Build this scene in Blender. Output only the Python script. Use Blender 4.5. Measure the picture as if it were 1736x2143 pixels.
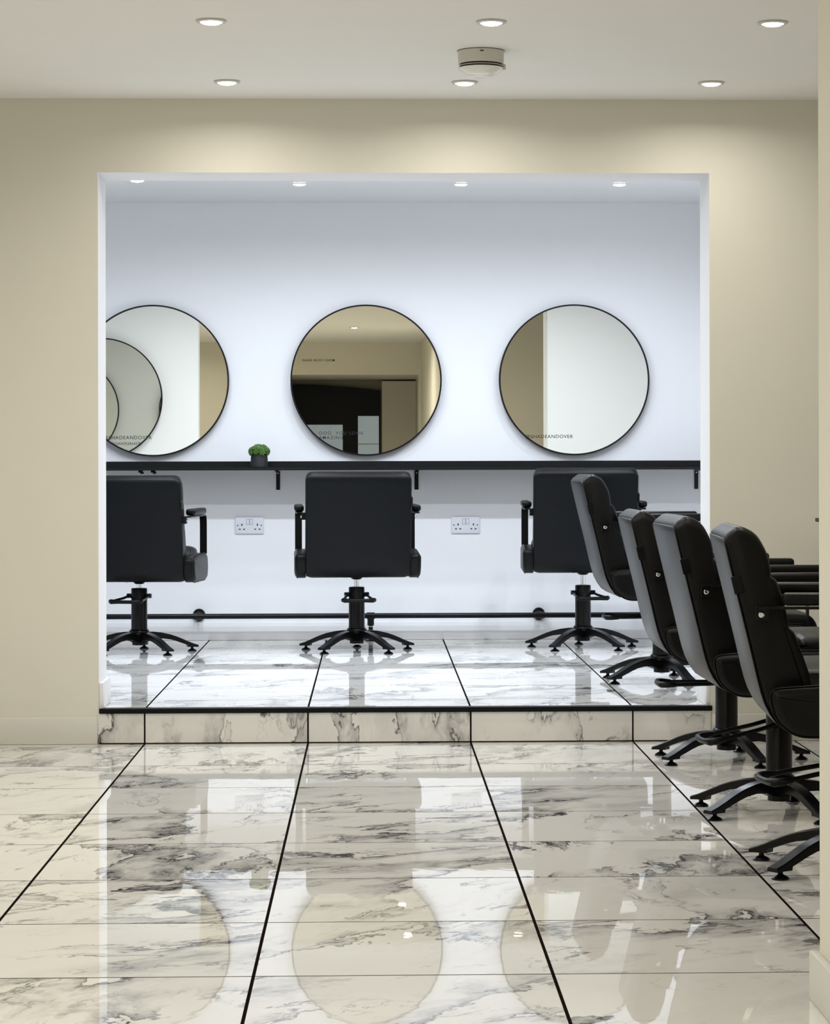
import bpy, bmesh, math, random
from mathutils import Matrix, Vector
random.seed(7)
for o in list(bpy.data.objects): bpy.data.objects.remove(o)
S = bpy.context.scene
C = S.collection
R = math.radians

# ------------------------------------------------------------------ camera
F_PX, PSI, ROLL, EYE = 5317.0, R(1.7), R(-0.12), 1.019
px0, py0 = 780 + F_PX * math.tan(PSI), 976.0
cam = bpy.data.cameras.new('camera')
cam.sensor_fit = 'HORIZONTAL'; cam.sensor_width = 36.0
cam.lens = F_PX / 1736 * 36.0
cam.shift_x = -(px0 - 868) / 1736
cam.shift_y = (py0 - 1071.5) / 1736
cam.clip_start = 0.05; cam.clip_end = 100
camo = bpy.data.objects.new('camera', cam); C.objects.link(camo)
camo.matrix_world = (Matrix.Translation((0, 0, EYE)) @ Matrix.Rotation(-PSI, 4, 'Z')
                     @ Matrix.Rotation(R(90), 4, 'X') @ Matrix.Rotation(ROLL, 4, 'Z'))
S.camera = camo

# ------------------------------------------------------------------ world, view
w = bpy.data.worlds.new('world'); S.world = w; w.use_nodes = True
w.node_tree.nodes['Background'].inputs[0].default_value = (0.02, 0.022, 0.03, 1)
w.node_tree.nodes['Background'].inputs[1].default_value = 1.0
S.view_settings.view_transform = 'Standard'
S.view_settings.look = 'None'
S.view_settings.gamma = 1.0
S.view_settings.use_curve_mapping = False
S.view_settings.exposure = 0.36
MAIN_W, ALC_W, COR_W = 4.5, 6.7, 20.0
MAIN_C, ALC_C = (1.0, 0.965, 0.895), (0.83, 0.90, 1.0)
SPREAD = R(162)

# ------------------------------------------------------------------ materials
def mat(name, col, rough=0.5, metal=0.0, spec=0.5, noise=0.0, nscale=40.0, bump=0.0, bscale=200.0,
        emit=None, estr=0.0, coat=0.0):
    m = bpy.data.materials.new(name); m.use_nodes = True
    nt = m.node_tree; b = nt.nodes['Principled BSDF']
    b.inputs['Base Color'].default_value = (*col, 1)
    b.inputs['Roughness'].default_value = rough
    b.inputs['Metallic'].default_value = metal
    b.inputs['Specular IOR Level'].default_value = spec
    b.inputs['Coat Weight'].default_value = coat
    if emit:
        b.inputs['Emission Color'].default_value = (*emit, 1)
        b.inputs['Emission Strength'].default_value = estr
    if noise or bump:
        tc = nt.nodes.new('ShaderNodeTexCoord')
        if noise:
            n = nt.nodes.new('ShaderNodeTexNoise'); n.inputs['Scale'].default_value = nscale
            n.inputs['Detail'].default_value = 5
            nt.links.new(tc.outputs['Object'], n.inputs['Vector'])
            mx = nt.nodes.new('ShaderNodeMix'); mx.data_type = 'RGBA'
            mx.inputs[6].default_value = (*[c * (1 - noise) for c in col], 1)
            mx.inputs[7].default_value = (*[min(1, c * (1 + noise)) for c in col], 1)
            nt.links.new(n.outputs['Fac'], mx.inputs[0]); nt.links.new(mx.outputs[2], b.inputs['Base Color'])
        if bump:
            n2 = nt.nodes.new('ShaderNodeTexNoise'); n2.inputs['Scale'].default_value = bscale
            n2.inputs['Detail'].default_value = 3
            nt.links.new(tc.outputs['Object'], n2.inputs['Vector'])
            bp = nt.nodes.new('ShaderNodeBump'); bp.inputs['Strength'].default_value = bump
            bp.inputs['Distance'].default_value = 0.002
            nt.links.new(n2.outputs['Fac'], bp.inputs['Height']); nt.links.new(bp.outputs[0], b.inputs['Normal'])
    return m

def marble(name='marble_tile', scale=(1.25, 0.62, 1.0), turn=1.2, seed=0.0):
    m = bpy.data.materials.new(name); m.use_nodes = True
    nt = m.node_tree; N = nt.nodes; L = nt.links; b = N['Principled BSDF']
    def mth(op, a, bb=None, clamp=False):
        n = N.new('ShaderNodeMath'); n.operation = op; n.use_clamp = clamp
        for i, v in enumerate((a, bb)):
            if v is None: continue
            if isinstance(v, (int, float)): n.inputs[i].default_value = v
            else: L.new(v, n.inputs[i])
        return n.outputs[0]
    def vm(op, a, bb):
        n = N.new('ShaderNodeVectorMath'); n.operation = op
        for i, v in enumerate((a, bb)):
            if isinstance(v, tuple): n.inputs[i].default_value = v
            else: L.new(v, n.inputs[i])
        return n.outputs[0]
    def noise(vec, sc, det=4, rough=0.55, dist=0.0):
        n = N.new('ShaderNodeTexNoise'); n.inputs['Scale'].default_value = sc
        n.inputs['Detail'].default_value = det; n.inputs['Roughness'].default_value = rough
        n.inputs['Distortion'].default_value = dist; L.new(vec, n.inputs['Vector']); return n
    def ramp(v, a, c, o0=0.0, o1=1.0):
        n = N.new('ShaderNodeMapRange'); n.interpolation_type = 'SMOOTHSTEP'
        n.inputs['From Min'].default_value = a; n.inputs['From Max'].default_value = c
        n.inputs['To Min'].default_value = o0; n.inputs['To Max'].default_value = o1
        L.new(v, n.inputs['Value']); return n.outputs[0]
    def mix(f, a, c):
        n = N.new('ShaderNodeMix'); n.data_type = 'RGBA'; L.new(f, n.inputs[0])
        for i, v in ((6, a), (7, c)):
            if isinstance(v, tuple): n.inputs[i].default_value = (*v, 1)
            else: L.new(v, n.inputs[i])
        return n.outputs[2]
    tc = N.new('ShaderNodeTexCoord'); oi = N.new('ShaderNodeObjectInfo')
    cx = N.new('ShaderNodeCombineXYZ')
    L.new(mth('ADD', mth('MULTIPLY', oi.outputs['Random'], 53.0), seed), cx.inputs[0])
    L.new(mth('MULTIPLY', oi.outputs['Random'], 31.0), cx.inputs[1])
    L.new(mth('MULTIPLY', oi.outputs['Random'], 17.0), cx.inputs[2])
    rot = N.new('ShaderNodeVectorRotate'); rot.rotation_type = 'Z_AXIS'
    L.new(tc.outputs['Object'], rot.inputs['Vector'])
    L.new(mth('MULTIPLY', oi.outputs['Random'], turn), rot.inputs['Angle'])
    P = vm('ADD', rot.outputs[0], cx.outputs[0])
    P = vm('MULTIPLY', P, scale)
    warp = noise(P, 2.3, 5, 0.6)
    wv = vm('SUBTRACT', warp.outputs['Color'], (0.5, 0.5, 0.5))
    Pw = vm('ADD', P, vm('MULTIPLY', wv, (0.55, 0.55, 0.55)))
    def vein(sc, width, det=6, rough=0.6, off=(0, 0, 0)):
        n = noise(vm('ADD', Pw, off), sc, det, rough)
        sd = mth('SUBTRACT', n.outputs['Fac'], 0.5)
        return ramp(mth('ABSOLUTE', sd), 0.0, width, 1.0, 0.0), sd
    v1, s1 = vein(1.25, 0.014, 7, 0.60)
    v2, s2 = vein(2.3, 0.0100, 6, 0.58, (7.3, 2.1, 4.4))
    v3, s3 = vein(4.2, 0.012, 5, 0.55, (1.3, 9.1, 2.4))
    # grey wash lying along one side of each main vein
    wash = mth('MULTIPLY', ramp(s1, 0.0, 0.085, 1.0, 0.0), ramp(s1, -0.012, 0.004))
    wash2 = mth('MULTIPLY', ramp(s2, -0.055, 0.0, 0.0, 1.0), ramp(s2, -0.004, 0.012, 1.0, 0.0))
    big = ramp(noise(P, 1.5, 3).outputs['Fac'], 0.40, 0.53)
    m2 = ramp(noise(P, 2.0, 3).outputs['Fac'], 0.47, 0.60)
    m3 = ramp(noise(P, 3.0, 2).outputs['Fac'], 0.52, 0.66)
    cl = ramp(noise(Pw, 2.2, 8, 0.66).outputs['Fac'], 0.52, 0.74)
    blot = ramp(noise(P, 5.5, 6, 0.7).outputs['Fac'], 0.40, 0.60)
    col = mix(mth('MULTIPLY', cl, 0.38), (0.76, 0.742, 0.70), (0.45, 0.445, 0.43))
    col = mix(mth('MULTIPLY', mth('MULTIPLY', wash, big), mth('ADD', 0.42, mth('MULTIPLY', blot, 0.42))), col, (0.19, 0.187, 0.185))
    col = mix(mth('MULTIPLY', mth('MULTIPLY', wash2, m2), 0.50), col, (0.20, 0.197, 0.195))
    col = mix(mth('MULTIPLY', mth('MULTIPLY', v3, m3), 0.45), col, (0.16, 0.155, 0.155))
    col = mix(mth('MULTIPLY', mth('MULTIPLY', v2, m2), 0.88), col, (0.07, 0.068, 0.07))
    col = mix(mth('MULTIPLY', mth('MULTIPLY', v1, big), mth('ADD', 0.6, mth('MULTIPLY', blot, 0.4))), col, (0.025, 0.024, 0.026))
    L.new(col, b.inputs['Base Color'])
    b.inputs['Roughness'].default_value = 0.014
    b.inputs['IOR'].default_value = 1.52
    wob = noise(tc.outputs['Object'], 9.0, 2)
    bp = N.new('ShaderNodeBump'); bp.inputs['Strength'].default_value = 0.05; bp.inputs['Distance'].default_value = 0.002
    L.new(wob.outputs['Fac'], bp.inputs['Height']); L.new(bp.outputs[0], b.inputs['Normal'])
    return m

M = {
 'cream': mat('cream_wall_paint', (0.74, 0.71, 0.615), 0.7, spec=0.25, noise=0.015, nscale=6, bump=0.05),
 'white': mat('white_wall_paint', (0.84, 0.845, 0.86), 0.65, spec=0.25, noise=0.01, nscale=6, bump=0.05),
 'ceil': mat('ceiling_paint', (0.88, 0.875, 0.85), 0.8, spec=0.2, noise=0.01, nscale=5, bump=0.05),
 'skirt': mat('white_gloss_paint', (0.80, 0.80, 0.80), 0.35, noise=0.01, nscale=8),
 'skirt_cream': mat('cream_gloss_paint', (0.66, 0.645, 0.58), 0.4, noise=0.01, nscale=8),
 'marble': marble(), 'marble_riser': marble('marble_riser_tile', (1.15, 1.0, 0.55), 0.0, 11.2),
 'grout': mat('dark_grout', (0.010, 0.007, 0.006), 0.95, spec=0.0, noise=0.2, nscale=80),
 'trim': mat('black_nosing', (0.004, 0.004, 0.004), 0.5, spec=0.12, noise=0.1),
 'leather': mat('black_leather', (0.0035, 0.0035, 0.0035), 0.38, spec=0.16, noise=0.15, nscale=60, bump=0.15, bscale=350),
 'vinyl': mat('black_rear_vinyl', (0.0035, 0.0045, 0.0058), 0.34, spec=0.14, noise=0.1, nscale=90, bump=0.12, bscale=500),
 'metal': mat('black_metal', (0.003, 0.003, 0.0035), 0.30, spec=0.20, noise=0.1),
 'chrome': mat('chrome', (0.75, 0.76, 0.78), 0.12, metal=1.0, noise=0.02),
 'shelf': mat('black_shelf', (0.006, 0.006, 0.0065), 0.4, spec=0.25, noise=0.25, nscale=30),
 'pipe': mat('black_pipe', (0.004, 0.004, 0.004), 0.3, spec=0.25, noise=0.1),
 'mirror': mat('mirror_glass', (0.835, 0.825, 0.735), 0.0, metal=1.0, noise=0.001),
 'frame': mat('black_mirror_frame', (0.005, 0.004, 0.006), 0.35, spec=0.25, noise=0.1),
 'ink': mat('black_lettering', (0.008, 0.008, 0.008), 0.6, noise=0.05),
 'plastic': mat('white_plastic', (0.70, 0.71, 0.76), 0.3, noise=0.01),
 'detector': mat('offwhite_plastic', (0.62, 0.60, 0.54), 0.4, noise=0.02),
 'detcap': mat('clear_white_cap', (0.88, 0.87, 0.84), 0.15, noise=0.02),
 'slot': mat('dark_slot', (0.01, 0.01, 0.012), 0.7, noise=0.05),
 'pot': mat('black_pot', (0.012, 0.012, 0.014), 0.55, noise=0.1),
 'soil': mat('potting_soil', (0.02, 0.015, 0.01), 0.9, noise=0.3),
 'leaf': mat('succulent_green', (0.06, 0.145, 0.02), 0.45, noise=0.7, nscale=60),
 'rim': mat('downlight_rim', (0.62, 0.60, 0.55), 0.4, noise=0.02),
 'lampw': mat('warm_lamp_lens', (0.9, 0.9, 0.85), 0.4, noise=0.01, emit=(1.0, 0.95, 0.82), estr=6),
 'lampc': mat('cool_lamp_lens', (0.9, 0.92, 0.95), 0.4, noise=0.01, emit=(0.9, 0.95, 1.0), estr=6),
 'dark': mat('dark_door_frame', (0.003, 0.0035, 0.005), 0.3, spec=0.15, noise=0.1),
 'pane': mat('frosted_lit_pane', (0.25, 0.29, 0.32), 0.25, noise=0.2, nscale=6, emit=(0.52, 0.62, 0.70), estr=0.28),
 'greywall': mat('grey_brown_paint', (0.24, 0.22, 0.18), 0.7, noise=0.03),
}

# ------------------------------------------------------------------ helpers
def obj(name, bm, m, parent=None, smooth=35, loc=None):
    me = bpy.data.meshes.new(name)
    bmesh.ops.recalc_face_normals(bm, faces=bm.faces)
    bm.to_mesh(me); bm.free()
    if isinstance(m, str): m = M[m]
    me.materials.append(m)
    if smooth:
        me.polygons.foreach_set('use_smooth', [True] * len(me.polygons))
        me.set_sharp_from_angle(angle=R(smooth))
    o = bpy.data.objects.new(name, me); C.objects.link(o)
    if parent: o.parent = parent
    if loc: o.location = loc
    return o
def empty(name, loc=(0, 0, 0), rz=0.0):
    o = bpy.data.objects.new(name, None); o.empty_display_size = 0.1
    C.objects.link(o); o.location = loc; o.rotation_euler = (0, 0, rz); return o
def tag(o, label=None, cat=None, group=None, kind=None):
    if label: o['label'] = label
    if cat: o['category'] = cat
    if group: o['group'] = group
    if kind: o['kind'] = kind
    return o
def box(bm, x0, x1, y0, y1, z0, z1, bev=0.0, seg=2):
    t = bmesh.new()
    bmesh.ops.create_cube(t, size=1.0)
    for v in t.verts:
        v.co = Vector(((x0 + x1) / 2 + v.co.x * (x1 - x0), (y0 + y1) / 2 + v.co.y * (y1 - y0), (z0 + z1) / 2 + v.co.z * (z1 - z0)))
    if bev: bmesh.ops.bevel(t, geom=list(t.edges), offset=bev, segments=seg, profile=0.5, affect='EDGES')
    merge(bm, t); return bm
def merge(bm, t, mx=None):
    if mx: bmesh.ops.transform(t, matrix=mx, verts=t.verts)
    mp = {v: bm.verts.new(v.co) for v in t.verts}
    for f in t.faces:
        try: bm.faces.new([mp[v] for v in f.verts])
        except ValueError: pass
    t.free()
def lathe(bm, prof, n=24, mx=None):
    """prof: list of (r, z); r==0 closes"""
    t = bmesh.new(); rings = []
    for r, z in prof:
        if r < 1e-6: rings.append([t.verts.new((0, 0, z))])
        else: rings.append([t.verts.new((r * math.cos(2 * math.pi * k / n), r * math.sin(2 * math.pi * k / n), z)) for k in range(n)])
    for a, b in zip(rings, rings[1:]):
        for k in range(n):
            k2 = (k + 1) % n
            if len(a) == 1 and len(b) == 1: continue
            if len(a) == 1: t.faces.new((a[0], b[k], b[k2]))
            elif len(b) == 1: t.faces.new((a[k], a[k2], b[0]))
            else: t.faces.new((a[k], a[k2], b[k2], b[k]))
    if len(rings[0]) > 1: t.faces.new(rings[0][::-1])
    if len(rings[-1]) > 1: t.faces.new(rings[-1])
    merge(bm, t, mx); return bm
def tube(bm, pts, r, n=10, closed=False):
    t = bmesh.new(); P = [Vector(p) for p in pts]; rings = []
    rr = r if isinstance(r, (list, tuple)) else [r] * len(P)
    up = None
    for i, p in enumerate(P):
        if closed: d = (P[(i + 1) % len(P)] - P[i - 1])
        else: d = (P[min(i + 1, len(P) - 1)] - P[max(i - 1, 0)])
        d.normalize()
        if up is None:
            up = Vector((0, 0, 1)) if abs(d.z) < 0.9 else Vector((1, 0, 0))
        a = d.cross(up)
        if a.length < 1e-4: a = d.cross(Vector((1, 0, 0)))
        a.normalize(); b = a.cross(d); b.normalize(); up = b
        rings.append([t.verts.new(p + (a * math.cos(2 * math.pi * k / n) + b * math.sin(2 * math.pi * k / n)) * rr[i]) for k in range(n)])
    prs = list(zip(rings, rings[1:])) + ([(rings[-1], rings[0])] if closed else [])
    for A, B in prs:
        for k in range(n): t.faces.new((A[k], A[(k + 1) % n], B[(k + 1) % n], B[k]))
    if not closed: t.faces.new(rings[0][::-1]); t.faces.new(rings[-1])
    merge(bm, t); return bm
def loft(bm, rings, cap=True):
    t = bmesh.new(); vr = [[t.verts.new(p) for p in r] for r in rings]; n = len(vr[0])
    for A, B in zip(vr, vr[1:]):
        for k in range(n): t.faces.new((A[k], A[(k + 1) % n], B[(k + 1) % n], B[k]))
    if cap: t.faces.new(vr[0][::-1]); t.faces.new(vr[-1])
    merge(bm, t); return bm
def round_poly(pts, seg=5):
    """pts: (a, b, radius) corner list -> rounded polygon"""
    out = []; n = len(pts)
    for i in range(n):
        p = Vector(pts[i][:2]); q = Vector(pts[i - 1][:2]); s = Vector(pts[(i + 1) % n][:2]); r = pts[i][2]
        if r <= 0: out.append((p.x, p.y)); continue
        d1 = (q - p); d2 = (s - p); l = min(r, d1.length * 0.48, d2.length * 0.48)
        a = p + d1.normalized() * l; b = p + d2.normalized() * l
        for k in range(seg + 1):
            t_ = k / seg
            c = a * (1 - t_) ** 2 + p * 2 * t_ * (1 - t_) + b * t_ ** 2
            out.append((c.x, c.y))
    return out
def inset(poly, d):
    n = len(poly); out = []
    ar = sum(poly[i][0] * poly[(i + 1) % n][1] - poly[(i + 1) % n][0] * poly[i][1] for i in range(n))
    sg = 1 if ar > 0 else -1
    for i in range(n):
        a = Vector(poly[i - 1]); b = Vector(poly[(i + 1) % n]); t = (b - a)
        if t.length < 1e-9: out.append(poly[i]); continue
        t.normalize(); nn = Vector((-t.y, t.x)) * sg
        out.append((poly[i][0] + nn.x * d, poly[i][1] + nn.y * d))
    return out
def struct(name, bm, m, parent=None, smooth=0, loc=None):
    o = obj(name, bm, m, parent, smooth, loc)
    if not parent: o['kind'] = 'structure'
    return o
def copy_tree(o, parent=None):
    c = o.copy(); C.objects.link(c); c.parent = parent
    for ch in o.children: copy_tree(ch, c)
    return c
def lettering(text, size, m, parent, loc, rot=(R(90), 0, 0), spacing=1.15, depth=0.0008, lines=1.0):
    cu = bpy.data.curves.new('lettering', 'FONT'); cu.body = text; cu.size = size
    cu.space_character = spacing; cu.space_line = lines; cu.extrude = depth; cu.offset = size * 0.003; cu.resolution_u = 3
    t = bpy.data.objects.new('tmp', cu); C.objects.link(t)
    bpy.context.view_layer.update()
    me = bpy.data.meshes.new_from_object(t.evaluated_get(bpy.context.evaluated_depsgraph_get()))
    bpy.data.objects.remove(t); bpy.data.curves.remove(cu)
    me.name = 'lettering'; me.materials.clear(); me.materials.append(M[m])
    o = bpy.data.objects.new('lettering', me); C.objects.link(o)
    o.parent = parent; o.location = loc; o.rotation_euler = rot
    return o

# ------------------------------------------------------------------ the setting
YF, YFB, YB = 9.38, 9.65, 13.08          # front wall face, its back face, alcove back wall
XL, XLA, XR, XC = -2.3, -2.75, 2.05, 0.848           # room sides, corridor right wall
YC, YR, YD = 4.813, -1.6, -3.2           # end of corridor wall, bulkhead, door plane
ZC, ZS = 2.375, 0.128                    # ceiling, raised floor
OX0, OX1, OZ = -1.009, 1.247, 2.103      # opening to the alcove
T = 0.12

bm = bmesh.new(); box(bm, XL, XR, YD, YF, -0.12, -0.0003)
floor = struct('floor', bm, 'grout')
bm = bmesh.new(); box(bm, XLA, XR, YF + 0.006, YB, -0.12, ZS - 0.0003)
floor_alcove = struct('floor_alcove', bm, 'grout')

tile_mesh = {}
def tile(parent, x0, x1, y0, y1, ztop, name='floor_tile'):
    g = 0.0032
    sx, sy = round(x1 - x0 - 2 * g, 4), round(y1 - y0 - 2 * g, 4)
    if sx < 0.02 or sy < 0.02: return
    key = (sx, sy)
    if key not in tile_mesh:
        b = bmesh.new(); box(b, -sx / 2, sx / 2, -sy / 2, sy / 2, -0.008, 0, 0.0006, 1)
        o = obj(name, b, 'marble', parent, 0); tile_mesh[key] = o.data
    else:
        o = bpy.data.objects.new(name, tile_mesh[key]); C.objects.link(o); o.parent = parent
    o.location = ((x0 + x1) / 2, (y0 + y1) / 2, ztop); return o
def cuts(a, b, origin, p=0.6):
    k = math.ceil((a - origin) / p); out = [a]
    while origin + k * p < b - 1e-4:
        if origin + k * p > a + 1e-4: out.append(origin + k * p)
        k += 1
    return out + [b]
cols = cuts(XL, XR, -0.841)
for x0, x1 in zip(cols, cols[1:]):
    rows = cuts(YD, YF, 5.09)
    for y0, y1 in zip(rows, rows[1:]):
        if x0 >= XC and y1 <= YC: continue
        tile(floor, x0, x1, y0, y1, 0.0)
cols = cuts(XLA, XR, -0.841)
for x0, x1 in zip(cols, cols[1:]):
    ra = cuts(YF + 0.03, YB, 9.73)
    for y0, y1 in zip(ra, ra[1:]): tile(floor_alcove, x0, x1, y0, y1, ZS)
rc = cuts(OX0 - 0.008, OX1 + 0.004, -0.841)
for x0, x1 in zip(rc, rc[1:]):
    b = bmesh.new(); box(b, -(x1 - x0) / 2 + 0.003, (x1 - x0) / 2 - 0.003, -0.004, 0.008, 0.004, ZS - 0.016, 0.0008, 1)
    o = obj('riser_tile', b, 'marble_riser', floor_alcove, 0, ((x0 + x1) / 2, YF, 0))
bm = bmesh.new(); box(bm, OX0 + 0.004, OX1 + 0.006, YF - 0.012, YF + 0.034, ZS - 0.015, ZS + 0.003, 0.002, 2)
struct('trim_1', bm, 'trim')

def wall(name, boxes, m):
    b = bmesh.new()
    for q in boxes: box(b, *q)
    return struct(name, b, m)
# front wall with the opening: cream to the room, white on the alcove side and in the reveal
bm = bmesh.new()
xs = [XLA, OX0, OX1, XR]; zs = [0.0, OZ, ZC]
for i in range(3):
    for j in range(2):
        if i == 1 and j == 0: continue
        for y in (YF, YFB):
            bm.faces.new([bm.verts.new((xs[i + a], y, zs[j + c])) for a, c in ((0, 0), (1, 0), (1, 1), (0, 1))])
for (xa, za, xb, zb) in ((OX0, 0, OX0, OZ), (OX1, OZ, OX1, 0), (OX0, OZ, OX1, OZ)):
    bm.faces.new([bm.verts.new(p) for p in ((xa, YF, za), (xb, YF, zb), (xb, YFB, zb), (xa, YFB, za))])
bmesh.ops.remove_doubles(bm, verts=bm.verts, dist=1e-5)
wf = struct('wall_front', bm, 'white'); wf.data.materials.append(M['cream'])
for p in wf.data.polygons:
    if abs(p.normal.y) > 0.9 and p.center.y < YF + 0.01: p.material_index = 1
wall('wall_back', [(XLA - T, XR + T, YB, YB + T, 0, ZC)], 'white')
wall('wall_alcove_left', [(XLA - T, XLA, YFB, YB, 0, ZC)], 'white')
wall('wall_alcove_right', [(XR, XR + T, YFB, YB, 0, ZC)], 'white')
wall('wall_left', [(XL - T, XL, YD, YF, 0, ZC)], 'cream')
wall('wall_right', [(XR, XR + T, YC - T, YFB, 0, ZC)], 'cream')
wall('wall_corridor', [(XC, XC + T, YD, YC, 0, ZC), (XC + T, XR, YC - T, YC, 0, ZC)], 'cream')
bulk = wall('wall_bulkhead', [(XL, -0.8, YR - 0.25, YR, 0, ZC), (-0.8, XC, YR - 0.25, YR, 2.02, ZC), (0.82, XC, YR - 0.25, YR, 0, 2.02)], 'cream')
wall('wall_rear', [(XL, XC, YD - T, YD, 0, ZC)], 'greywall')
wall('ceiling', [(XL - T, XR + T, YD - T, YF, ZC, ZC + T)], 'ceil')
wall('ceiling_alcove', [(XLA - T, XR + T, YF + 0.01, YB + T, ZC, ZC + T)], 'white')
wall('wall_recess', [(0.46, XC, YD, YD + 0.10, 0, 2.0), (XL, XC, YD, YR - 0.25, 2.02, 2.06)], 'cream')

def skirting(name, x0, x1, y0, y1, z0, h, m, ax):
    # profiled board: square body with a small chamfered top
    b = bmesh.new(); box(b, x0, x1, y0, y1, z0, z0 + h, 0.004, 2); return struct(name, b, m, smooth=30)
skirting('baseboard_front_left', XL, OX0 - 0.004, YF - 0.015, YF, 0, 0.101, 'skirt_cream', 'x')
skirting('baseboard_front_right', OX1 + 0.006, XR, YF - 0.015, YF, 0, 0.101, 'skirt_cream', 'x')
skirting('baseboard_reveal_left', OX0, OX0 + 0.015, YF + 0.004, YFB + 0.015, ZS, 0.097, 'skirt', 'y')
skirting('baseboard_reveal_right', OX1 - 0.015, OX1, YF + 0.004, YFB + 0.015, ZS, 0.097, 'skirt', 'y')
skirting('baseboard_back', XLA, XR, YB - 0.016, YB, ZS, 0.094, 'skirt', 'x')
skirting('baseboard_corridor', XC - 0.018, XC, YR, YC + 0.018, 0, 0.094, 'skirt_cream', 'y')
skirting('baseboard_return', XC, XR, YC, YC + 0.018, 0, 0.094, 'skirt_cream', 'x')
skirting('baseboard_left', XL, XL + 0.015, YR, YF - 0.015, 0, 0.101, 'skirt_cream', 'y')

# writing on the bulkhead (seen reversed in the centre mirror)
lettering('MIND YOUR HEAD', 0.035, 'ink', bulk, (-0.09, YR + 0.001, 2.165), (R(90), 0, R(180)), 1.25)

# shop door in the recess behind
bm = bmesh.new()
pts = [(-1.45, 0.0)] + [(-1.45 + 1.89 * k / 14, 1.945 + 0.03 * math.sin(math.pi * min(1, k / 7)) * (k < 7) + (0.0 if k < 7 else 0.02 - 0.075 * ((k - 6) / 8) ** 2)) for k in range(15)] + [(0.44, 0.0)]
loft(bm, [[(x, YD + 0.002, z) for x, z in pts], [(x, YD + 0.06, z) for x, z in pts]])
door = struct('door_1', bm, 'dark')
for x0, x1, z0, z1 in ((-0.50, 0.01, 0.55, 1.50), (0.185, 0.425, 0.25, 1.60)):
    bm = bmesh.new(); box(bm, x0, x1, YD + 0.055, YD + 0.066, z0, z1, 0.002, 1); obj('pane', bm, 'pane', door, 0)
bm = bmesh.new(); box(bm, 0.185, 0.425, YD + 0.064, YD + 0.078, 1.27, 1.285, 0.002, 1); obj('glazing_bar', bm, 'plastic', door, 0)

# ------------------------------------------------------------------ downlights
def downlight(x, y, power, col, lens, label, group, rim=0.0465):
    t = tag(empty('downlight', (x, y, ZC)), label, 'light', group)
    b = bmesh.new()
    lathe(b, [(0.033, -0.001), (rim, -0.001), (rim, -0.004), (rim - 0.004, -0.0065), (0.034, -0.0065), (0.033, -0.001)], 32)
    obj('rim', b, 'rim', t)
    b = bmesh.new(); lathe(b, [(0.0325, -0.001), (0.031, -0.007), (0.024, -0.011), (0.012, -0.013), (0, -0.0135)], 24)
    obj('lens', b, lens, t)
    ld = bpy.data.lights.new('downlight_lamp', 'AREA'); ld.shape = 'DISK'; ld.size = 0.056
    ld.energy = power; ld.color = col; ld.spread = SPREAD
    lo = bpy.data.objects.new('lamp', ld); C.objects.link(lo); lo.parent = t; lo.location = (0, 0, -0.0150)
    return t
for y, xsl in ((8.955, (-0.51, 0.326, 1.198)), (7.735, (-1.36, -0.488, 0.363, 1.224)), (6.5, (-1.36, -0.49, 0.36, 1.22))):
    for x in xsl:
        downlight(x, y, MAIN_W * (0.6 if y > 8.5 else 1.0), MAIN_C, 'lampw', {(0.326, 8.955): 'round downlight between the smoke detector and the wall above the opening', (0.363, 7.735): 'round downlight in front of the smoke detector, on the side away from the opening', (1.224, 7.735): 'round downlight closest to the edge of the corridor wall'}.get((x, y), 'small round downlight glowing in the cream front room ceiling, well clear of the smoke detector'), 'downlights in the front room ceiling')
for x, y in ((-0.9, 1.3), (-0.9, 3.6), (-1.45, -0.7)):  # unseen lamps added to brighten corridor walls and bulkhead, clear of the mirrors
    downlight(x, y, COR_W * (0.25 if y < 0 else 1.0), MAIN_C, 'lampw', 'added unseen fill lamp in the corridor ceiling, shaped as a small round downlight', 'corridor downlights')
downlight(0.08, 1.35, COR_W * 0.7, MAIN_C, 'lampw', 'single downlight over the corridor, seen as a glowing spot in the centre mirror', 'corridor downlights')
for y, xsl in ((12.16, (-1.107, -0.348, 0.424, 1.184)), (11.3, (-1.107, -0.348, 0.424, 1.184)), (10.65, (-1.107, -0.348, 0.424, 1.184))):
    for x in xsl:
        downlight(x, 12.02 if (x < -1 and y > 12) else y, ALC_W * (0.55 if y > 12 else 1.45 if y > 11 else 0.95), ALC_C, 'lampc', 'small bright downlight in the alcove ceiling near the mirror wall' if y > 12 else 'alcove downlight set further from the mirror wall, hidden behind the opening head', 'downlights in the alcove ceiling', 0.034)

# smoke detector
t = tag(empty('smoke_detector', (0.355, 8.29, ZC)), 'off-white round smoke detector on the ceiling', 'detector')
b = bmesh.new(); lathe(b, [(0.077, 0), (0.077, -0.003), (0.0755, -0.006), (0.0745, -0.040), (0.073, -0.043), (0.05, -0.044)], 40); obj('base', b, 'detector', t)
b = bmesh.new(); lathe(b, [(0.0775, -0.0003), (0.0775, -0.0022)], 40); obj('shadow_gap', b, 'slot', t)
for z in (-0.046, -0.053):
    b = bmesh.new(); lathe(b, [(0.068, z + 0.003), (0.068, z - 0.003)], 40); obj('vent_slot', b, 'slot', t)
b = bmesh.new(); lathe(b, [(0.072, -0.0485), (0.072, -0.0505)], 40); obj('vent_ring', b, 'detector', t)
b = bmesh.new(); lathe(b, [(0.073, -0.056), (0.071, -0.060), (0.055, -0.075), (0.045, -0.080), (0.030, -0.083), (0, -0.084)], 40); obj('cap', b, 'detcap', t)
b = bmesh.new(); box(b, -0.006, 0.006, -0.0775, -0.07, -0.012, -0.009); obj('indicator', b, 'slot', t)
b = bmesh.new(); box(b, 0.070, 0.081, -0.010, 0.002, -0.062, -0.044, 0.002); obj('clip', b, 'detector', t)

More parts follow.
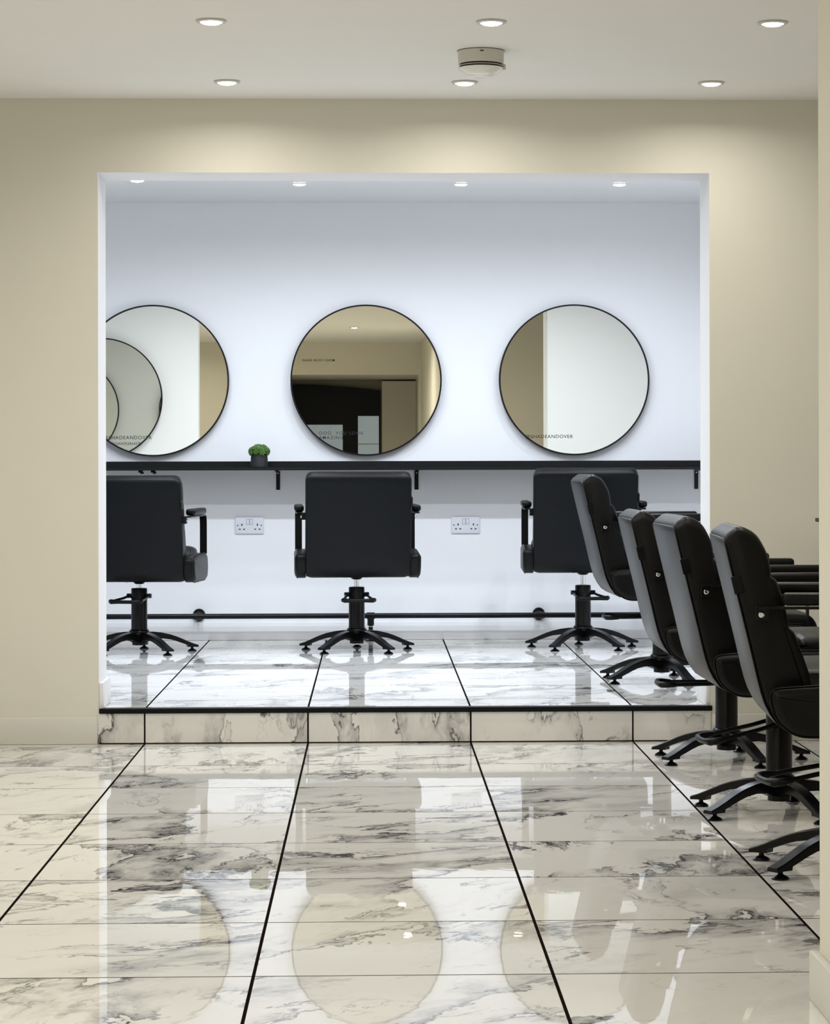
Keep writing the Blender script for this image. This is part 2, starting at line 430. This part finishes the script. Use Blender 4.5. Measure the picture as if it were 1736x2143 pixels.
# ------------------------------------------------------------------ back wall: mirrors, shelf, pipe, sockets
def round_mirror(x, y, z, yaw, label, text=None, flip=False, radius=0.388, tilt=0.0):
    t = empty('round_mirror', (x, y, z)); t.rotation_euler = (tilt, 0, yaw + (math.pi if flip else 0))
    tag(t, label, 'mirror', 'round salon mirrors')
    mx = Matrix.Rotation(R(90), 4, 'X')                       # disc axis along -Y
    b = bmesh.new(); lathe(b, [(0, 0.0), (radius - 0.0075, 0.0), (radius - 0.0075, 0.0255), (0, 0.0255)], 96, mx); obj('glass', b, 'mirror', t, 20)
    b = bmesh.new()
    n = 96; prof = [(radius - 0.0080, -0.001), (radius, -0.001), (radius, 0.030), (radius - 0.0080, 0.030)]
    tt = bmesh.new(); rings = [[tt.verts.new((r * math.cos(2 * math.pi * k / n), r * math.sin(2 * math.pi * k / n), h)) for k in range(n)] for r, h in prof]
    for i in range(4):
        A, B = rings[i], rings[(i + 1) % 4]
        for k in range(n): tt.faces.new((A[k], A[(k + 1) % n], B[(k + 1) % n], B[k]))
    merge(b, tt, mx); obj('frame', b, 'frame', t, 30)
    if text == 'handle':
        lettering('@SHADEANDOVER', 0.0255, 'ink', t, (-0.253, -0.0268, -0.300), spacing=1.13)
    elif text:
        lettering(text, 0.0235, 'ink', t, (-0.243, -0.0268, -0.279), spacing=1.25, lines=0.98)
    return t
GAP = 0.012
round_mirror(-1.124, YB - GAP, 1.461, 0.017, 'round black-rimmed mirror reflecting another round mirror', 'handle')
round_mirror(-0.034, YB - GAP, 1.462, 0.011, 'round black-rimmed mirror above the shelf reflecting a dark doorway', 'OOO  YOU LOOK\nAMAZING')
round_mirror(1.035, YB - GAP, 1.463, 0.017, 'round black-rimmed mirror reflecting only bare wall, nearest the shelf end bracket', 'handle')
round_mirror(-2.21, YB - GAP, 1.461, 0.0, 'round mirror hidden past the opening edge, seen only in a double reflection', 'handle')
round_mirror(-1.625, YFB + GAP, 1.461, 0.013, 'round mirror on the hidden side of the front wall, seen only in reflection', 'handle', flip=True)

t = tag(empty('wall_shelf', (0, YB, 1.0)), 'long narrow black shelf under the round mirrors', 'shelf')
b = bmesh.new(); box(b, XLA + 0.01, XR - 0.01, -0.28, -0.001, 0.001, 0.0155, 0.0015, 1); obj('board', b, 'shelf', t, 0)
b = bmesh.new(); box(b, XLA + 0.01, XR - 0.01, -0.022, -0.001, 0.0155, 0.047, 0.0015, 1); obj('upstand', b, 'shelf', t, 0)
for x in (-1.93, -1.2, -0.487, 0.224, 0.945, 1.668):
    if x in (-1.2, 0.945): continue
    b = bmesh.new()
    box(b, x - 0.010, x + 0.010, -0.007, -0.001, -0.100, 0.001, 0.001, 1)
    br = obj('bracket', b, 'metal', t, 0)
    b = bmesh.new(); box(b, x - 0.010, x + 0.010, -0.20, -0.007, -0.005, 0.001, 0.001, 1); obj('bracket_arm', b, 'metal', br, 0)
    b = bmesh.new(); lathe(b, [(0.0035, 0), (0.003, 0.002), (0, 0.0025)], 10, Matrix.Translation((x, -0.007, -0.014)) @ Matrix.Rotation(R(90), 4, 'X')); obj('screw', b, 'chrome', br)
for x in (-1.175, -1.112):
    b = bmesh.new(); box(b, x - 0.013, x + 0.009, -0.17, -0.13, -0.010, 0.001, 0.002, 1); box(b, x - 0.003, x + 0.014, -0.165, -0.145, -0.016, -0.006, 0.002, 1)
    obj('tool_hook', b, 'metal', t, 30)

# pipe foot rail
YP, ZP = YB - 0.10, ZS + 0.121
t = tag(empty('foot_rail', (0, YB, ZS)), 'black pipe foot rail running low along the alcove back wall', 'rail')
b = bmesh.new(); tube(b, [(XLA + 0.01, -0.10, 0.129), (XR - 0.01, -0.10, 0.129)], 0.0135, 16); obj('pipe', b, 'pipe', t)
for x in (-0.893, 0.852):
    b = bmesh.new()
    mx = Matrix.Translation((x, 0, 0.131)) @ Matrix.Rotation(R(90), 4, 'X')
    lathe(b, [(0.032, 0.001), (0.032, 0.010), (0.029, 0.013), (0.017, 0.015), (0.016, 0.075), (0, 0.075)], 28, mx); fl = obj('wall_flange', b, 'pipe', t)
    b = bmesh.new(); tube(b, [(x - 0.024, -0.10, 0.129), (x + 0.024, -0.10, 0.129)], 0.0165, 16); obj('collar', b, 'pipe', fl)
x = -0.013
b = bmesh.new(); tube(b, [(x - 0.020, -0.10, 0.129), (x + 0.020, -0.10, 0.129)], 0.0175, 16); tube(b, [(x, -0.10, 0.130), (x, -0.10, 0.080)], 0.0172, 16); obj('tee_fitting', b, 'pipe', t)
b = bmesh.new(); tube(b, [(x, -0.10, 0.086), (x, -0.10, 0.004)], 0.0118, 14); lg = obj('leg', b, 'pipe', t)
b = bmesh.new(); lathe(b, [(0.030, 0.0005), (0.030, 0.005), (0.02, 0.008), (0.013, 0.010)], 24, Matrix.Translation((x, -0.10, 0))); obj('floor_flange', b, 'pipe', lg)
b = bmesh.new(); lathe(b, [(0.0124, 0.073), (0.0124, 0.076)], 14, Matrix.Translation((x, -0.10, 0))); obj('thread', b, 'chrome', lg)

def socket(x, z, label):
    t = tag(empty('double_socket', (x, YB, z)), label, 'socket', 'double power sockets')
    b = bmesh.new(); box(b, -0.073, 0.073, -0.010, -0.0005, -0.043, 0.043, 0.003, 3); obj('plate', b, 'plastic', t, 30)
    for sx in (-0.0085, 0.0095):
        b = bmesh.new(); box(b, sx - 0.0078, sx + 0.0078, -0.0104, -0.0085, 0.0035, 0.0335); sw = obj('switch_gap', b, 'slot', t, 0)
        sw.name = 'switch'; b = bmesh.new(); box(b, sx - 0.0066, sx + 0.0066, -0.0128, -0.009, 0.0047, 0.0323, 0.001, 1); obj('rocker', b, 'plastic', sw, 0)
    for cx in (-0.0385, 0.0405):
        for dx, dz, wx, wz in ((0.0, 0.003, 0.003, 0.0052), (-0.011, -0.0195, 0.0047, 0.0027), (0.011, -0.0195, 0.0047, 0.0027)):
            b = bmesh.new(); box(b, cx + dx - wx, cx + dx + wx, -0.0105, -0.008, dz - wz, dz + wz); obj('pin_slot', b, 'slot', t, 0)
    for sx in (-0.0605, 0.0605):
        b = bmesh.new(); lathe(b, [(0.0033, 0.008), (0.0033, 0.0106), (0, 0.0106)], 12, Matrix.Translation((sx, 0, 0.0)) @ Matrix.Rotation(R(90), 4, 'X')); obj('screw', b, 'slot', t)
socket(-0.634, 0.718, 'white double power socket below the potted plant')
socket(0.476, 0.717, 'white double power socket between the centre chair and the chair behind the row')

# pot with succulents
t = tag(empty('potted_succulent', (-0.577, YB - 0.15, 1.0155)), 'small green succulents in a black pot on the shelf', 'plant')
b = bmesh.new(); lathe(b, [(0.040, 0.0), (0.0435, 0.003), (0.0435, 0.04), (0.041, 0.078), (0.037, 0.078), (0.036, 0.066), (0, 0.066)], 32); obj('pot', b, 'pot', t)
b = bmesh.new(); lathe(b, [(0.0365, 0.066), (0.03, 0.071), (0, 0.073)], 20); obj('soil', b, 'soil', t)
def rosette_mesh():
    b = bmesh.new()
    for ring, (n, tilt, ln, wd) in enumerate(((7, 25, 0.013, 0.0062), (6, 52, 0.011, 0.0055), (4, 76, 0.009, 0.0045))):
        for k in range(n):
            tt = bmesh.new(); bmesh.ops.create_icosphere(tt, subdivisions=1, radius=1.0)
            mx = (Matrix.Rotation(2 * math.pi * (k + 0.5 * ring) / n, 4, 'Z') @ Matrix.Rotation(-R(tilt), 4, 'Y')
                  @ Matrix.Translation((ln * 0.62, 0, 0)) @ Matrix.Diagonal((ln * 0.62, wd, wd * 0.5, 1)))
            merge(b, tt, mx)
    return b
ros = None
spots = [(0, 0, 0.108, 0, 0)]
for n, rad, z, tl in ((6, 0.024, 0.104, 28), (10, 0.041, 0.092, 60), (9, 0.042, 0.078, 88)):
    for k in range(n):
        a = 2 * math.pi * (k + 0.3 * (n == 9)) / n
        spots.append((rad * math.cos(a), rad * math.sin(a), z + random.uniform(-0.004, 0.004), tl, a))
for i, (x, y, z, tl, a) in enumerate(spots):
    if ros is None: ros = obj('rosette', rosette_mesh(), 'leaf', t, 60); o = ros
    else:
        o = ros.copy(); C.objects.link(o)
    o.location = (x, y, z); o.rotation_euler = Matrix.Rotation(a, 3, 'Z').to_4x4().to_euler() if tl == 0 else (Matrix.Rotation(a, 4, 'Z') @ Matrix.Rotation(R(tl), 4, 'Y') @ Matrix.Rotation(random.random() * 6, 4, 'Z')).to_euler()
    s = random.uniform(1.05, 1.3); o.scale = (s, s, s)

# shelf on the right-hand wall, only its far corner shows past the corridor wall
t = tag(empty('side_shelf', (XR, YF, 0.815)), 'thin black shelf end poking out beyond the corridor wall edge', 'shelf')
b = bmesh.new(); box(b, -0.443, -0.001, -4.2, -0.18, 0.0, 0.014, 0.001, 1); obj('board', b, 'shelf', t, 0)
b = bmesh.new(); box(b, -0.02, -0.001, -4.2, -0.18, 0.014, 0.05, 0.001, 1); obj('upstand', b, 'shelf', t, 0)
for y in (-0.5, -2.0, -3.5):
    b = bmesh.new(); box(b, -0.007, -0.001, y - 0.01, y + 0.01, -0.1, 0.0, 0.001, 1); obj('bracket', b, 'metal', t, 0)

# ------------------------------------------------------------------ salon chair
def rod_knot(b, p, r):
    tt = bmesh.new(); bmesh.ops.create_uvsphere(tt, u_segments=12, v_segments=8, radius=r); merge(b, tt, Matrix.Translation(p))
def make_chair():
    t = empty('salon_chair')
    # --- base
    b = bmesh.new(); lathe(b, [(0.030, 0.036), (0.034, 0.037), (0.034, 0.086), (0.049, 0.088), (0.050, 0.098), (0.046, 0.108), (0.040, 0.112), (0.0385, 0.118), (0.0385, 0.304), (0.0365, 0.309), (0.016, 0.311)], 32); obj('column', b, 'metal', t)
    b = bmesh.new(); lathe(b, [(0.0125, 0.305), (0.0125, 0.358)], 20); obj('piston', b, 'chrome', t)
    b = bmesh.new(); lathe(b, [(0.006, 0.030), (0.012, 0.031), (0.012, 0.037)], 12); obj('base_bolt', b, 'chrome', t)
    prof = [(0.030, 0.099, 0.050), (0.07, 0.0985, 0.064), (0.11, 0.0935, 0.066), (0.15, 0.084, 0.060), (0.18, 0.074, 0.051), (0.21, 0.0615, 0.040), (0.235, 0.050, 0.031), (0.2365, 0.0495, 0.0215), (0.262, 0.039, 0.0215), (0.288, 0.0305, 0.0205)]
    legs = []
    for k in range(5):
        if k == 0:
            b = bmesh.new(); rings = []
            for r_, zt, zb in prof:
                hw = 0.021 - 0.008 * (r_ / 0.287) * 0.4; c = 0.003
                rings.append([(-hw + c, r_, zt), (hw - c, r_, zt), (hw, r_, zt - c), (hw, r_, zb), (-hw, r_, zb), (-hw, r_, zt - c)])
            loft(b, rings); lg = obj('leg', b, 'metal', t, 30)
            b = bmesh.new(); lathe(b, [(0.022, 0.0), (0.022, 0.004), (0.017, 0.008), (0.008, 0.012), (0.0065, 0.014), (0.0065, 0.022)], 18); ft = obj('foot', b, 'metal', lg, 40, (0, 0.26, 0))
        else:
            lg = legs[0].copy(); C.objects.link(lg)
            f2 = legs[0].children[0].copy(); C.objects.link(f2); f2.parent = lg
        lg.rotation_euler = (0, 0, 2 * math.pi * k / 5); legs.append(lg)
    # --- pump lever, pivoting on the column
    b = bmesh.new()
    for s in (-1, 1):
        box(b, s * 0.036 if s > 0 else -0.060, 0.060 if s > 0 else -0.036, -0.012, 0.012, -0.010, 0.011, 0.002, 1)
        tube(b, [(s * 0.050, 0, 0.0), (s * 0.056, -0.07, -0.008), (s * 0.072, -0.20, -0.016)], 0.0062, 10)
    lv = obj('pump_lever', b, 'metal', t, 35, (0, 0, 0.272))
    b = bmesh.new(); pth = [(-0.071, -0.185, -0.015), (-0.074, -0.215, -0.016), (-0.066, -0.232, -0.017), (-0.03, -0.238, -0.0175), (0.03, -0.238, -0.0175), (0.066, -0.232, -0.017), (0.074, -0.215, -0.016), (0.071, -0.185, -0.015)]
    tube(b, pth, [0.0075, 0.0105, 0.011, 0.0085, 0.0085, 0.011, 0.0105, 0.0075], 12); obj('rubber_grip', b, 'leather', lv, 50)
    # --- seat
    seat = []
    hw = 0.25
    # side profile (y, z) of the backrest: rear edge straight, front with three channelled cushions
    pr = [(-0.354, 0.845, 0.012), (-0.272, 0.500, 0.0), (-0.254, 0.436, 0.02), (-0.222, 0.383, 0.02), (-0.175, 0.361, 0.015), (-0.120, 0.361, 0.01), (-0.120, 0.43, 0.01),
          (-0.158, 0.545, 0.012), (-0.183, 0.612, 0.008), (-0.196, 0.622, 0.004), (-0.196, 0.634, 0.008), (-0.208, 0.69, 0.012), (-0.226, 0.738, 0.008), (-0.239, 0.746, 0.004), (-0.239, 0.758, 0.008), (-0.246, 0.80, 0.02), (-0.272, 0.852, 0.025), (-0.318, 0.872, 0.016)]
    poly = round_poly(pr, 4)
    vs = []
    for d in (0.0, 0.003, 0.008, 0.016, 0.030, 0.055, 0.11): vs.append(-hw + d)
    vs += [-v for v in vs[::-1]]
    rings = []
    for v in vs:
        e = hw - abs(v); ins = 0.013 * (1 - math.sqrt(max(0, 1 - (1 - min(1, e / 0.014)) ** 2)))
        rc_ = 0.030; q = max(0.0, rc_ - e); dr = rc_ - math.sqrt(max(0, rc_ * rc_ - q * q)); dr = min(dr, 0.018)
        ring = []
        for y, z in inset(poly, ins):
            wt = min(1, max(0, (z - 0.80) / 0.06)); wb = min(1, max(0, (0.42 - z) / 0.05))
            ring.append((v, y, z - dr * wt + dr * 0.8 * wb))
        rings.append(ring)
    b = bmesh.new(); loft(b, rings); bk = obj('backrest', b, 'leather', t, 40); seat.append(bk)
    # rear panel follows the rear face down and under the seat, edged with piping
    ax = Vector((0, 0.082, -0.345)).normalized(); top = Vector((0, -0.352, 0.838))
    path = [(-0.3525, 0.838), (-0.3510, 0.832), (-0.3485, 0.822), (-0.3450, 0.807), (-0.334, 0.760), (-0.310, 0.660), (-0.286, 0.560), (-0.271, 0.495), (-0.263, 0.464), (-0.254, 0.437), (-0.241, 0.411), (-0.223, 0.386), (-0.200, 0.371)]
    lft, rgt, rings = [], [], []
    for i, (y, z) in enumerate(path):
        p0 = Vector(path[max(i - 1, 0)]); p1 = Vector(path[min(i + 1, len(path) - 1)]); d = (p1 - p0).normalized(); nn = Vector((d.y, -d.x))
        nn = nn if nn.x < 0 or abs(nn.x) < 0.3 and nn.y < 0 else -nn
        e = 0.838 - z; w_ = hw - 0.007 - (0.026 - math.sqrt(max(0, 0.026 ** 2 - (0.026 - min(e, 0.026)) ** 2)) if e < 0.026 else 0)
        o_ = Vector((y, z)) + nn * 0.0026; q_ = Vector((y, z)) - nn * 0.004
        rings.append([(-w_, q_.x, q_.y), (-w_, o_.x - nn.x * 0.001, o_.y - nn.y * 0.001), (-w_ + 0.003, o_.x, o_.y), (w_ - 0.003, o_.x, o_.y), (w_, o_.x - nn.x * 0.001, o_.y - nn.y * 0.001), (w_, q_.x, q_.y)])
        m_ = Vector((y, z)) + nn * 0.0008
        lft.append((-w_ - 0.001, m_.x, m_.y)); rgt.append((w_ + 0.001, m_.x, m_.y))
    b = bmesh.new(); loft(b, rings); obj('rear_panel', b, 'vinyl', bk, 40)
    b = bmesh.new(); tube(b, lft[::-1] + rgt, 0.0024, 6); obj('piping', b, 'leather', bk, 60)
    for s in (1,):
        c_ = top + ax * 0.115
        b = bmesh.new(); box(b, -0.004, 0.004, -0.010, 0.014, -0.022, 0.022, 0.0015, 1)
        tb = obj('side_tab', b, 'metal', bk, 0, (s * (hw + 0.001), c_.y + 0.002, c_.z)); tb.rotation_euler = (R(13.4), 0, 0)
    # seat cushion with a crowned top
    b = bmesh.new(); n = 12; rings = []
    sp = round_poly([(-0.215, 0.405, 0.01), (0.265, 0.405, 0.03), (0.285, 0.46, 0.03), (0.262, 0.512, 0.03), (0.13, 0.522, 0.02), (0.02, 0.520, 0.006), (0.012, 0.513, 0.004), (0.004, 0.520, 0.006), (-0.215, 0.515, 0.02)], 4)
    for v in vs:
        e = hw - 0.002 - abs(v) * (hw - 0.002) / hw; ins = 0.02 * (1 - math.sqrt(max(0, 1 - (1 - min(1, e / 0.022)) ** 2)))
        rings.append([(v * 0.985, y, z + (0.010 * (1 - (v / hw) ** 2) if z > 0.47 else 0)) for y, z in inset(sp, ins)])
    loft(b, rings); seat.append(obj('seat', b, 'leather', t, 40))
    b = bmesh.new(); box(b, -0.235, 0.235, -0.19, 0.24, 0.376, 0.41, 0.004, 1); box(b, -0.08, 0.08, -0.09, 0.09, 0.362, 0.378, 0.003, 1); seat.append(obj('seat_pan', b, 'metal', t, 0))
    b = bmesh.new(); lathe(b, [(0.017, 0.345), (0.022, 0.347), (0.040, 0.364), (0.040, 0.378)], 24); hub = obj('swivel_hub', b, 'metal', t); seat.append(hub)
    for s in (-1, 1):
        b = bmesh.new(); lathe(b, [(0.006, 0.352), (0.007, 0.354), (0.007, 0.366)], 8, Matrix.Translation((s * 0.055, -0.05, 0))); obj('bolt', b, 'chrome', hub)
    # side bolsters
    bp = round_poly([(-0.250, 0.476, 0.030), (-0.234, 0.400, 0.03), (-0.184, 0.360, 0.03), (0.235, 0.357, 0.03), (0.262, 0.42, 0.03), (0.235, 0.488, 0.03), (-0.06, 0.488, 0.03)], 5)
    for s in (-1, 1):
        b = bmesh.new()
        loft(b, [[(s * x, y, z) for y, z in inset(bp, i_)] for x, i_ in ((0.247, 0.002), (0.252, 0.0), (0.284, 0.0), (0.289, 0.001), (0.294, 0.005), (0.2985, 0.013), (0.300, 0.018), (0.3001, 0.0205))])
        bl = obj('side_bolster', b, 'leather', t, 40); seat.append(bl)
        b = bmesh.new(); tube(b, [(s * 0.288, y, z) for y, z in inset(bp, -0.0008)], 0.0024, 6, True); obj('piping', b, 'leather', bl, 60)
    # arms: flat steel bar from the back, forward and down to the bolster, pad on top
    for s in (-1, 1):
        cx = s * 0.278
        pth = [(y_ + 0.017, z_) for y_, z_ in [(-0.292, 0.672), (-0.20, 0.672), (0.0, 0.672), (0.175, 0.672), (0.197, 0.668), (0.211, 0.657), (0.217, 0.640), (0.219, 0.60), (0.218, 0.50), (0.218, 0.483)]]
        rings = []
        for i, (y, z) in enumerate(pth):
            a = Vector(pth[max(i - 1, 0)]); c_ = Vector(pth[min(i + 1, len(pth) - 1)]); d = (c_ - a).normalized(); nn = Vector((-d.y, d.x)) * 0.0032
            wl = 0.017 if y > -0.23 or z < 0.66 else 0.012
            rings.append([(cx - wl, y + nn.x, z + nn.y), (cx + wl, y + nn.x, z + nn.y), (cx + wl, y - nn.x, z - nn.y), (cx - wl, y - nn.x, z - nn.y)])
        b = bmesh.new(); loft(b, rings); box(b, min(s * 0.249, s * 0.268), max(s * 0.249, s * 0.268), -0.280, -0.245, 0.640, 0.675, 0.002, 1)
        for y in (-0.12, 0.08): box(b, cx - 0.005, cx + 0.005, y - 0.005, y + 0.005, 0.674, 0.686)
        arm = obj('arm', b, 'metal', t, 30); seat.append(arm)
        b = bmesh.new(); box(b, cx - 0.0225, cx + 0.0225, -0.216, 0.190, 0.6775, 0.7085, 0.012, 4); obj('arm_pad', b, 'leather', arm, 50)
        b = bmesh.new(); lathe(b, [(0.0075, 0), (0.0075, 0.003), (0.005, 0.005), (0, 0.0052)], 14, Matrix.Translation((s * 0.268, -0.265, 0.655)) @ Matrix.Rotation(s * R(90), 4, 'Y')); obj('bolt', b, 'chrome', arm)
    return t
proto = make_chair()
SEATP = ('backrest', 'seat', 'seat_pan', 'swivel_hub', 'side_bolster', 'arm')
def place(i, x, y, z, rz, seat_rz, dz, lev_rz, lev_tilt, label, group, dy=0.0):
    t = proto if i == 0 else copy_tree(proto)
    t.location = (x, y, z); t.rotation_euler = (0, 0, rz)
    tag(t, label, 'chair', group)
    return (t, seat_rz, dz, lev_rz, lev_tilt, dy)
gb, gr = 'salon chairs facing the back wall', 'salon chairs in the row facing the side wall'
A0, A1 = 0.0, R(-90)
todo = [
 place(0, -0.080, 12.30, ZS, A0, R(2.2), 0.0, R(3), 0, 'black salon chair seen from behind, under the mirror reflecting a dark doorway', gb),
 place(1, -1.123, 12.245, ZS, A0, R(-4), -0.016, R(-12), 0, 'black salon chair seen from behind, under the mirror that reflects a second mirror', gb),
 place(2, 1.026, 12.415, ZS, A0, R(-2), 0.014, R(8), 0, 'black salon chair seen from behind, partly hidden by the sideways chair on the raised floor', gb),
 place(3, 1.195, 10.505, ZS, A1, R(1.3), -0.010, R(0), R(-3), 'sideways black salon chair standing on the raised alcove floor', gr),
 place(4, 1.222, 8.77, 0, A1, R(-0.3), 0.0, R(0), R(-3), 'sideways black salon chair on the lower floor, closest to the marble step', gr),
 place(5, 1.19, 7.43, 0, A1, R(0.8), 0.008, R(8), R(9), 'sideways black salon chair on the lower floor, middle one of three', gr, 0.012),
 place(6, 1.211, 6.385, 0, A1, R(-3.5), 0.003, R(8), R(6), 'sideways black salon chair on the lower floor, partly hidden by the corridor wall', gr, 0.010),
]
for t, srz, dz, lrz, ltl, dy in todo:
    for ch in t.children:
        nm = ch.name.split('.')[0]
        if nm in SEATP: ch.rotation_euler = (0, 0, srz); ch.location = (0, dy, dz)
        elif nm == 'pump_lever': ch.rotation_euler = (ltl, 0, lrz)
